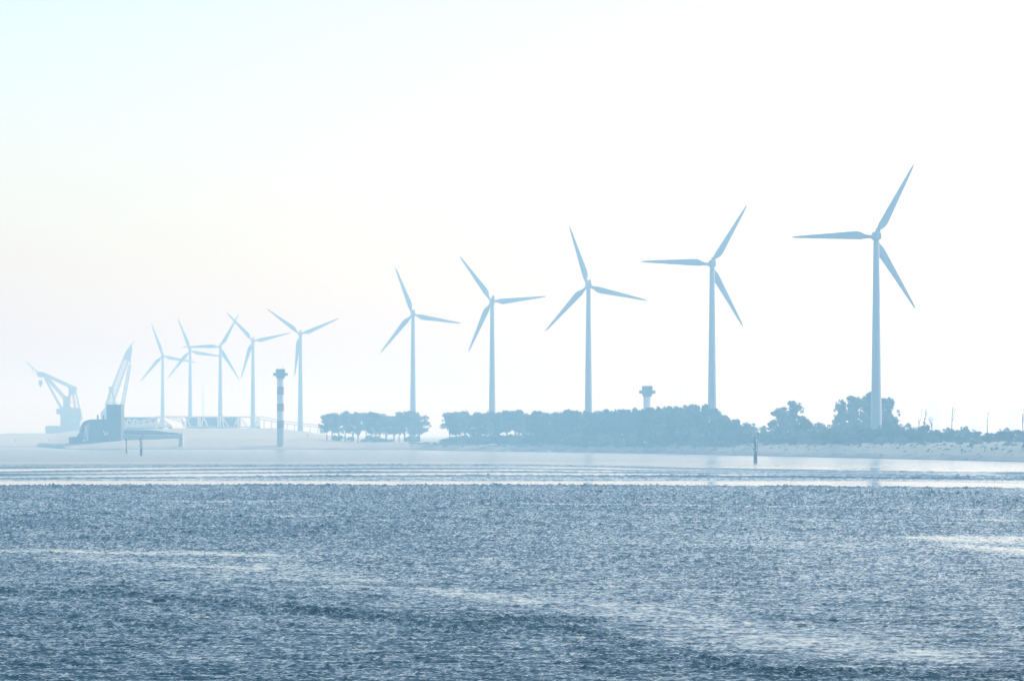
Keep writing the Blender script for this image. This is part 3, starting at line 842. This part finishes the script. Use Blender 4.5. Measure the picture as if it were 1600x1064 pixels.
b = MB(); b.tube([(0, 0, zt - 13), (0, 0, zt)], .5, 6); b.build("antenna", M_far, r)

def ydr(px, row):
    """distance at which the beach is seen at that row"""
    best, by = None, 1e9
    for Yd in np.arange(float(shore_y(px)) + 1, float(shore_y(px)) + 420, 3.0):
        rr = HY + (H - ground(px, Yd)) * F / Yd
        if abs(rr - row) < by: by, best = abs(rr - row), Yd
    return best
# ------------------------------------------------------------------ vegetation
def leaf_mat(name, col):
    m = mat(name, col, 0.8, 0.45, 0.35, spec=0.15)
    return m
M_leaf = [leaf_mat("foliage_a", (0.036, 0.050, 0.026)), leaf_mat("foliage_b", (0.12, 0.14, 0.085)), leaf_mat("foliage_c", (0.055, 0.07, 0.04))]
M_bark = mat("bark", (0.06, 0.05, 0.04), 0.9, 0.3, 3.0)

def leaf_quads(b, c, rad, n, rng, size):
    """leaf clumps scattered in a lumpy ball"""
    for i in range(n):
        v = Vector((rng.gauss(0, 1), rng.gauss(0, 1), rng.gauss(0, 1))); v.normalize()
        f = rng.random() ** 0.42
        p = Vector(c) + Vector((v.x * rad[0], v.y * rad[1], v.z * rad[2])) * f
        s = size * rng.uniform(.5, 1.25)
        q = Quaternion((rng.gauss(0, 1), rng.gauss(0, 1), rng.gauss(0, 1), rng.gauss(0, 1))).normalized()
        x = q @ Vector((s, 0, 0)); y = q @ Vector((0, s * .62, 0)); z = q @ Vector((0, 0, s * .18))
        b.add([p - x, p - y * .8 + z, p + x, p + y - z], [(0, 1, 2, 3)])

def make_tree(seed, h=20.0, w=6.0, base=0.32, clumps=15, mi=0, dens=1.0, stems=1):
    rng = random.Random(seed)
    r = empty("tree")
    t = MB(); cr = MB()
    for s_ in range(stems):
        ox = 0 if stems == 1 else rng.uniform(-1.5, 1.5)
        pts = [(ox, 0, -1.5)]; x = y = 0
        for i in range(1, 6):
            x += rng.uniform(-.35, .35); y += rng.uniform(-.35, .35)
            pts.append((ox + x, y, h * .75 * i / 5))
        t.tube(pts, [.5, .44, .36, .28, .18, .07], 7)
    cl = []
    for i in range(clumps):
        u = (i + .5) / clumps
        zz = h * (base + (1 - base) * (0.08 + 0.84 * rng.random()))
        f = (zz / h - base) / (1 - base)
        reach = w * (math.sin(math.pi * min(1, .18 + .78 * f)) ** .7) * .78
        a = 2 * math.pi * u * 2.4 + rng.uniform(-.6, .6); rr = reach * rng.uniform(.25, 1.0)
        c = (rr * math.cos(a), rr * math.sin(a), zz)
        cl.append(c)
        t.tube([(0, 0, max(h * .2, zz - h * .22)), (c[0] * .55, c[1] * .55, zz - h * .06), c], [.14, .09, .03], 5)
    for c in cl:
        q = w * rng.uniform(.26, .46)
        leaf_quads(cr, c, (q, q, q * rng.uniform(.65, .95)), int(150 * dens), rng, .58)
    for i in range(14):
        a = rng.uniform(0, 6.28); f = rng.uniform(.3, .95)
        zz = h * (base + (1 - base) * f); rr = w * (math.sin(math.pi * min(1, .18 + .78 * f)) ** .7) * rng.uniform(.8, 1.05)
        leaf_quads(cr, (rr * math.cos(a), rr * math.sin(a), zz), (w * .15, w * .15, w * .14), int(22 * dens), rng, .5)
    t.build("trunk", M_bark, r)
    cr.build("crown", M_leaf[mi], r)
    return r

def make_shrub(seed, h=11.0, w=6.0, mi=0):
    rng = random.Random(seed)
    r = empty("shrub"); t = MB(); cr = MB()
    for i in range(6):
        a = rng.uniform(0, 6.28); rr = w * .5 * rng.random()
        t.tube([(rr * .3 * math.cos(a), rr * .3 * math.sin(a), -1), (rr * math.cos(a), rr * math.sin(a), h * .75)], [.1, .03], 5)
    for i in range(15):
        a = rng.uniform(0, 6.28); rr = w * .66 * math.sqrt(rng.random()); f = 1 - (rr / w) ** 2
        zz = h * f * rng.uniform(.25, .80)
        q = w * rng.uniform(.25, .38)
        leaf_quads(cr, (rr * math.cos(a), rr * math.sin(a), zz), (q, q, q * rng.uniform(.8, 1.1)), 120, rng, .45)
    for i in range(12):
        a = rng.uniform(0, 6.28); rr = w * .7 * math.sqrt(rng.random()); f = 1 - (rr / w) ** 2
        leaf_quads(cr, (rr * math.cos(a), rr * math.sin(a), h * f * rng.uniform(.72, .9)), (w * .15, w * .15, w * .13), 26, rng, .38)
    t.build("stem", M_bark, r)
    cr.build("foliage", M_leaf[mi], r)
    return r

TREES = [(make_tree(s, 20, w_, b_, 16, mi, 1.0), 20.0, w_) for s, w_, b_, mi in ((1, 6.0, .30, 0), (2, 6.6, .25, 1), (3, 5.4, .32, 2), (4, 6.2, .24, 0), (5, 7.0, .28, 1))]
LOW = [(make_tree(s, 20, w_, .14, 26, mi, 1.0), 20.0, w_) for s, w_, mi in ((11, 6.2, 0), (12, 6.8, 2), (13, 5.6, 1), (14, 7.2, 0))]
BUSH = [(make_shrub(s, 11, w_, mi), 11.0, w_) for s, w_, mi in ((21, 5.5, 0), (22, 6.2, 2), (23, 5.0, 1), (24, 6.0, 0), (25, 6.8, 1))]
FX, FY = [690, 800, 900, 1000, 1060, 1130, 1180, 1210, 1260, 1300, 1400, 1500, 1640], [693, 694.5, 697, 699, 698, 696.5, 694.5, 693.5, 693.5, 694, 691.5, 689.5, 689]
FOOT = {}
def foot(px):
    """distance at which the line of the bushes' feet is seen"""
    q = round(px / 10) * 10
    if q not in FOOT: FOOT[q] = ydr(q, float(np.interp(q, FX, FY)))
    return FOOT[q]
used = set()
rs = random.Random(77)
def plant(pool, px, ytop, Yd, wpx, label, cat, group, sink=0.0):
    proto, h0, w0 = rs.choice(pool)
    k = Yd / F; gz = ground(px, Yd) - sink
    h = H + (HY - ytop) * k - gz
    if proto.name in used: o = copy_tree(proto)
    else: o = proto; used.add(proto.name)
    o.location = ((px - 800) * k, Yd, gz)
    o.rotation_euler = (0, 0, rs.uniform(0, 6.28))
    s = wpx * k / 2 / w0 * .95
    o.scale = (s, s, h / h0)
    tag(o, label, cat, group)
    return o

GA, GB, GR = "trees of the small separate clump", "trees of the long tree belt", "large trees behind the right bushes"
WHEREA = ["leftmost tree of the small separate clump left of the long belt, over the water's edge"] + [None] * 20
top_a = lambda x: np.interp(x, [500, 508, 520, 545, 560, 568, 580, 605, 625, 640, 652, 662], [655, 647, 643, 641.5, 644, 645.5, 642.5, 645.5, 644, 640.5, 642, 650])
xa = [511, 519, 529, 540, 551, 559, 572, 581, 593, 604, 615, 624, 632, 641, 647, 655]
for i, x in enumerate(xa):
    lab = ("leftmost hazy tree of the small clump right of the banded tower" if i == 0 else "rightmost hazy tree of the small clump, beside a turbine foot" if i == len(xa) - 1 else "hazy broad crowned tree standing inside the small clump left of the belt")
    plant(TREES, x, top_a(x) + rs.uniform(-.5, 1.6), 2850 + rs.uniform(-40, 60), rs.uniform(26, 38), lab, "tree", GA)
top_b = lambda x: np.interp(x, [690, 700, 712, 740, 760, 800, 840, 868, 880, 900, 930, 950, 1000, 1030, 1060, 1085, 1108, 1120, 1135, 1150, 1170], [654, 646, 642.5, 643.5, 644, 641, 643, 645, 639, 640.5, 640, 637, 637, 633.5, 631, 630, 633, 641, 649, 655, 659])
yd_b = lambda x: np.interp(x, [690, 900, 1170], [2520, 2330, 2120])
x = 702.0; i = 0
while x < 1150:
    pool = TREES if x < 840 else LOW
    lab = "hazy tree in the %s of the long tree belt, front line" % ("left third" if x < 850 else "middle" if x < 1000 else "taller right third")
    plant(pool, x, top_b(x) + rs.choice([-1, 0, 0, 1, 2, 4, 6]) + rs.uniform(-1.0, .8), foot(x) + rs.uniform(34, 60), rs.uniform(22, 34), lab, "tree", GB)
    x += rs.uniform(9, 14); i += 1
x = 712.0
while x < 1140:
    lab = "hazy tree in the %s of the long tree belt, rear line" % ("left third" if x < 850 else "middle" if x < 1000 else "taller right third")
    plant(TREES if x < 900 else LOW, x, top_b(x) + rs.uniform(0, 3), foot(x) + rs.uniform(110, 260), rs.uniform(24, 34), lab, "tree", GB)
    x += rs.uniform(13, 19)
for x, yt, wd, Yd, lab in ((1218, 634, 40, 2010, "left half of the lone round tree pair beyond the bushes, right of the belt"), (1243, 624, 44, 2020, "higher tree of the lone round pair beyond the bushes, right of the belt"),
        (1313, 622, 26, 1990, "slim open crowned tree left of the largest turbine's foot"), (1338, 616, 52, 2000, "big tree directly left of the largest turbine's tower"), (1361, 613, 50, 2015, "big tree behind the largest turbine's tower"), (1386, 621, 42, 2005, "big tree directly right of the largest turbine's tower")):
    plant(LOW, x, yt, Yd, wd, lab, "tree", GR)
GS = "bushes along the right shore"
back = [(1136, 654, 40), (1152, 657, 40), (1170, 654, 40), (1196, 661, 38), (1222, 660, 36), (1240, 656, 40), (1258, 648, 42), (1280, 654, 40), (1305, 655, 44), (1330, 655, 42), (1352, 652, 46), (1378, 648, 40), (1398, 650, 40), (1420, 657, 34), (1437, 662, 30)]
for x, yt, wd in back:
    plant(BUSH, x, yt + rs.uniform(-.5, .8), foot(x) + rs.uniform(60, 95), wd * 1.15, "tall bush of the rear row on the right shore, %s" % ("left of the lone round trees" if x < 1200 else "below the lone round trees" if x < 1275 else "left of the turbine" if x < 1340 else "by the turbine foot" if x < 1410 else "right of the turbine"), "bush", GS, 0.5)
front = [(1190, 674, 40), (1222, 676, 44), (1250, 668, 44), (1276, 670, 40), (1300, 668, 46), (1326, 668, 44), (1352, 664, 50), (1378, 662, 46), (1402, 664, 44), (1424, 667, 36), (1446, 655.5, 28), (1460, 668, 40), (1480, 664, 36), (1492, 668, 34), (1507, 661.5, 26), (1524, 669, 38), (1546, 673, 32), (1564, 669, 26), (1574, 664.5, 26), (1590, 668, 34), (1612, 666, 44), (1640, 666, 44)]
for x, yt, wd in front:
    lab = {1446: "round dark bush under the two thin bare saplings", 1507: "round knob shaped bush right of the forked bare tree", 1574: "spiky topped bush left of the right picture edge"}.get(x, "dark bush of the front row on the right shore, %s" % ("below the lone round trees" if x < 1285 else "left of the turbine" if x < 1345 else "before the turbine foot" if x < 1415 else "below the bare trees" if x < 1560 else "at the picture edge"))
    plant(BUSH, x, yt + rs.uniform(-.4, .6), foot(x) + rs.uniform(22, 40), wd * 1.15, lab, "bush", GS, 0.6)
x = 1205
while x < 1640:
    plant(BUSH, x, np.interp(x, FX, FY) - rs.uniform(9, 15), foot(x) + rs.uniform(2, 14), rs.uniform(24, 38), "low bush at the foot of the front row, %s" % ("left of the turbine" if x < 1340 else "below the turbine" if x < 1420 else "above the upper beach at right"), "bush", GS, 0.4)
    x += rs.uniform(13, 20)
x = 1195
while x < 1640:
    plant(BUSH, x, np.interp(x, FX, FY) - rs.uniform(3, 6), foot(x) - rs.uniform(0, 12), rs.uniform(10, 20), "small beach edge bush before the front row, %s" % ("left of the turbine" if x < 1340 else "below the turbine" if x < 1420 else "above the upper beach at right"), "bush", GS, 0.2)
    x += rs.uniform(16, 34)
GU = "undergrowth bushes along the foot of the tree belt"
x = 703.0
while x < 1180:
    plant(BUSH, x, np.interp(x, [703, 760, 860, 1000, 1180], [682, 676, 674, 673, 675]) + rs.uniform(-3, 2.5), foot(x) + rs.uniform(14, 30), rs.uniform(26, 42), "low hazy bush at the foot of the long tree belt, %s" % ("left third" if x < 850 else "middle" if x < 1000 else "right third"), "bush", GU, 0.3)
    x += rs.uniform(9, 14)
x = 700.0
while x < 1175:
    plant(BUSH, x, np.interp(x, FX, FY) - rs.uniform(5, 10), foot(x) + rs.uniform(0, 10), rs.uniform(22, 40), "lowest bush in front of the tree belt undergrowth, %s" % ("left third" if x < 850 else "middle" if x < 1000 else "right third"), "bush", GU, 0.3)
    x += rs.uniform(14, 26)
for x in (523, 531, 548, 569, 577, 584, 589, 597, 603, 611, 636, 641, 646, 652):
    plant(BUSH, x, 681.5 + rs.uniform(-5, 4), 2835, rs.uniform(12, 22), "low hazy bush among the trunks of the small separate clump", "bush", GA + " undergrowth", 0.3)

# low tufts of grass and wrack scattered over the beach: nobody could count them
rt = np.random.RandomState(12)
b = MB()
for i in range(4300):
    px = rt.uniform(640, 1680); t = 6 + 130 * rt.rand() ** 0.5
    if px < 1150: t *= .6
    Yd = float(shore_y(px)) + t
    if value_noise(np.array([px / 9.0]), np.array([t / 9.0]), 71)[0] < .42: continue
    X = (px - 800) * Yd / F; z = ground(px, Yd); s = rt.uniform(.25, .75) * (1.25 if t > 60 else .8)
    for j in range(3):
        a = rt.uniform(0, 6.28); ox, oy = rt.normal(0, s * .6, 2)
        c, d = math.cos(a) * s, math.sin(a) * s; hh = s * rt.uniform(.5, 1.1)
        b.add([(X + ox - c, Yd + oy - d, z - .1), (X + ox + c, Yd + oy + d, z - .1), (X + ox + c * .6 + .1, Yd + oy + d * .6, z + hh), (X + ox - c * .7, Yd + oy - d * .7, z + hh * .8)], [(0, 1, 2, 3)])
o = b.build("beach_grass", leaf_mat("dry_beach_grass", (0.10, 0.105, 0.07))); tag(o, kind='stuff')

M_dead = mat("dead_wood", (0.05, 0.045, 0.045), 0.9, 0.2, 2.0)
def bare_tree(px, ytop, Yd, seed, label, forks=4, lean=0.1):
    rng = random.Random(seed); k = Yd / F; gz = ground(px, Yd) - .5; h = H + (HY - ytop) * k - gz
    r = empty("bare_tree", ((px - 800) * k, Yd, gz)); tag(r, label, "bare tree", "leafless trees above the right bushes")
    b = MB(); b.tube([(0, 0, 0), (lean, 0, h * .45), (lean * 1.4, 0, h * .7)], [.28, .2, .13], 7); b.build("trunk", M_dead, r, smooth=True)
    b = MB()
    for i in range(forks):
        z0 = h * rng.uniform(.5, .7); dx = rng.uniform(-1.9, 1.9); dy = rng.uniform(-1, 1); top = h * (1.0 if i == 0 else rng.uniform(.82, 1.0))
        p1 = (lean + dx * .5, dy * .4, z0 + (top - z0) * .4); p2 = (lean + dx * .9, dy, top)
        b.tube([(lean * z0 / h * 1.6, 0, z0), p1, p2], [.13, .10, .05], 5)
        for j in range(2):
            f = rng.uniform(.2, .7); q = [p1[a] + (p2[a] - p1[a]) * f for a in range(3)]
            b.tube([q, (q[0] + rng.uniform(-.8, .8), q[1], q[2] + rng.uniform(.8, 1.8))], [.06, .03], 4)
    b.build("branch", M_dead, r)
bare_tree(1487, 633, 1800, 3, "forked leafless tree above the bushes, right of the turbine", 5, .1)
bare_tree(1444, 638, 1800, 5, "thin bare sapling pair rising from a round bush", 3, .1)
bare_tree(1437, 638, 1795, 8, "crooked thin bare sapling just left of the round bush's pair", 1, -.3)
bare_tree(1455, 650, 1805, 9, "short twiggy leafless tree right of the round bush", 4, .3)
bare_tree(1543, 640, 1790, 12, "single upright bare stem left of the spiky topped bush", 1, -.1)
bare_tree(1600, 637, 1790, 14, "bare tree cut by the right picture edge", 3, -.6)

# ------------------------------------------------------------------ small things on the beach and in the water
M_rock = mat("dark_rock", (0.05, 0.05, 0.05), 0.9, 0.4, 1.0)
M_pale = mat("pale_stone", (0.75, 0.74, 0.72), 0.8, 0.1, 1.0)
M_wood = mat("driftwood", (0.06, 0.05, 0.045), 0.9, 0.3, 1.5)
def boulder(px, Yd, size, m, label, seed, z=None, cat="boulder"):
    rng = random.Random(seed); k = Yd / F
    b = MB(); n = 10; prof = []
    vs, fs = [], []
    rings = 6
    for i in range(rings + 1):
        t = math.pi * i / rings
        for j in range(n):
            a = 2 * math.pi * j / n; q = 1 + rng.uniform(-.18, .18)
            vs.append((size[0] * math.sin(t) * math.cos(a) * q, size[1] * math.sin(t) * math.sin(a) * q, size[2] * (math.cos(t) + .55) * q))
    for i in range(rings):
        for j in range(n):
            j2 = (j + 1) % n; fs.append((i * n + j, (i + 1) * n + j, (i + 1) * n + j2, i * n + j2))
    b.add(vs, fs)
    o = b.build("boulder", m, loc=((px - 800) * k, Yd, ground(px, Yd) if z is None else z)); tag(o, label, cat)
    return o
def log(px, row, pts, rad, label):
    Yd = ydr(px, row)
    b = MB()
    for p in pts: b.tube(p, rad, 6)
    o = b.build("driftwood", M_wood, loc=((px - 800) * Yd / F, Yd, ground(px, Yd))); tag(o, label, "driftwood")
log(1450, 706, [[(-.8, 0, 0), (.2, 0, .8), (.9, 0, 1.4)], [(.2, 0, 0), (.4, 0, 1.1)]], .28, "dark driftwood stump on the beach, left of the low log")
log(1481, 703, [[(-1.6, 0, .4), (0, 0, .5), (1.6, 0, .2)], [(-.4, 0, .4), (-.7, 0, 1.0)], [(.5, 0, .4), (.8, 0, .7)]], .24, "low dark driftwood log lying on the upper beach below the bushes")
log(1503, 709, [[(.1, 0, -.2), (0, 0, 1.2), (.2, 0, 2.2)], [(0, 0, 1.5), (-.5, 0, 2.0)]], .36, "upright dark driftwood stump on the beach")
log(1228, 703.5, [[(-1.2, 0, .25), (0, 0, .55), (1.2, 0, .3)], [(.3, 0, .4), (.8, 0, .9)]], .24, "dark driftwood log alone on the beach right of the beacon post")
boulder(1510, float(shore_y(1510)) + 6, (.8, .6, .35), M_rock, "dark boulder at the waterline below the upright stump", 1)
Yq = ydr(1550, 703); boulder(1550, Yq, (.6, .6, .7), M_rock, "smaller left dark boulder of the pair high on the right beach", 2)
Yq = ydr(1557, 702); boulder(1557, Yq, (.9, .8, .75), M_rock, "bigger right dark boulder of the pair high on the right beach", 3)
Yq = 1700; boulder(1552, Yq, (1.0, .9, .9), M_pale, "bright white boulder up among the right bushes", 4, z=H + (HY - 681.5) * Yq / F)
Yq = ydr(1458, 705); boulder(1458, Yq, (.4, .4, .35), M_pale, "small white stone beside the driftwood stump", 5)
Yq = ydr(1571, 706.5); boulder(1571, Yq, (.35, .35, .3), M_pale, "small white stone below the boulder pair", 6)
Yq = ydr(1577, 699.5); boulder(1577, Yq, (.35, .35, .6), M_pale, "upright small white stone near the right picture edge", 7)
Yq = ydr(1356, 698); boulder(1356, Yq, (.4, .4, .4), M_pale, "small white stone at the upper edge of the beach under the turbine", 8)
def small_boat(px, row, label):
    Yd = DW(row); r = empty("small_boat", ((px - 800) * Yd / F, Yd, -.15)); tag(r, label, "boat", "small white boats at the far waterline")
    b = MB(); vs = [(-1.6, -.6, .8), (1.2, -.6, .8), (2.1, 0, 1.0), (1.2, .6, .8), (-1.6, .6, .8), (-1.4, -.35, 0), (1.1, -.35, 0), (1.5, 0, .05), (1.1, .35, 0), (-1.4, .35, 0)]
    b.add(vs, [(0, 1, 2, 3, 4), (9, 8, 7, 6, 5), (0, 5, 6, 1), (1, 6, 7, 2), (2, 7, 8, 3), (3, 8, 9, 4), (4, 9, 5, 0)]); b.build("hull", M_steelw, r)
    b = MB(); b.prism([(-.7, .8), (.7, .8), (.4, 1.6), (-.6, 1.6)], -.4, .4); b.build("cabin", M_steelw, r)
    return r
small_boat(793, 705.2, "tiny white boat at the waterline below the left part of the tree belt")
small_boat(858, 706.2, "tiny white boat at the waterline, right of another tiny boat")
Yq = 252.0
b = MB(); b.tube([(-.42, 0, -.02), (-.28, 0, .05), (-.12, 0, .03), (.05, 0, .01), (.25, 0, .05), (.42, 0, .0)], [.05, .13, .10, .05, .14, .05], 8)
o = b.build("driftwood", M_rock, smooth=True, loc=((249.5 - 800) * Yq / F, Yq, .10)); tag(o, "small black piece of driftwood floating on the near water, lower left", "driftwood")
r = empty("marker_pole", ((480.7 - 800) * 2900 / F, 2900, ground(480.7, 2900) - .3)); tag(r, "short dark post on the grassy dike right of the banded tower", "post")
b = MB(); b.tube([(0, 0, 0), (0, 0, 2.6)], .16, 6); b.build("pole", M_dark, r); b = MB(); b.box((0, 0, 2.9), (.8, .3, .8)); b.build("topmark", M_dark, r)
def bird(px, py, Yd, label, roll):
    p = P(px, py, Yd); r = empty("bird", p, 0.6); tag(r, label, "bird"); r.rotation_euler = (0, R(roll), .6)
    b = MB(); b.tube([(0, -.3, 0), (0, -.15, .02), (0, .1, .02), (0, .32, 0)], [.02, .09, .08, .02], 8); b.build("body", M_dark, r, smooth=True)
    for s in (-1, 1):
        b = MB(); vs = [(0, -.1, .03), (0, .12, .03), (s * .35, .10, .16), (s * .7, -.02, .08), (s * .35, -.08, .16)]
        vs += [(x, y, z - .02) for x, y, z in vs]
        b.add(vs, [(0, 1, 2, 4), (4, 2, 3), (9, 7, 6, 5), (8, 7, 9), (0, 4, 9, 5), (4, 3, 8, 9), (3, 2, 7, 8), (2, 1, 6, 7)]); b.build("wing", M_dark, r)
bird(201, 145.5, 1250, "tiny dark bird high in the sky at the upper left", 10)
bird(1424.5, 153, 1250, "tiny dark bird high in the sky above the largest turbine", -25)
make_haze()
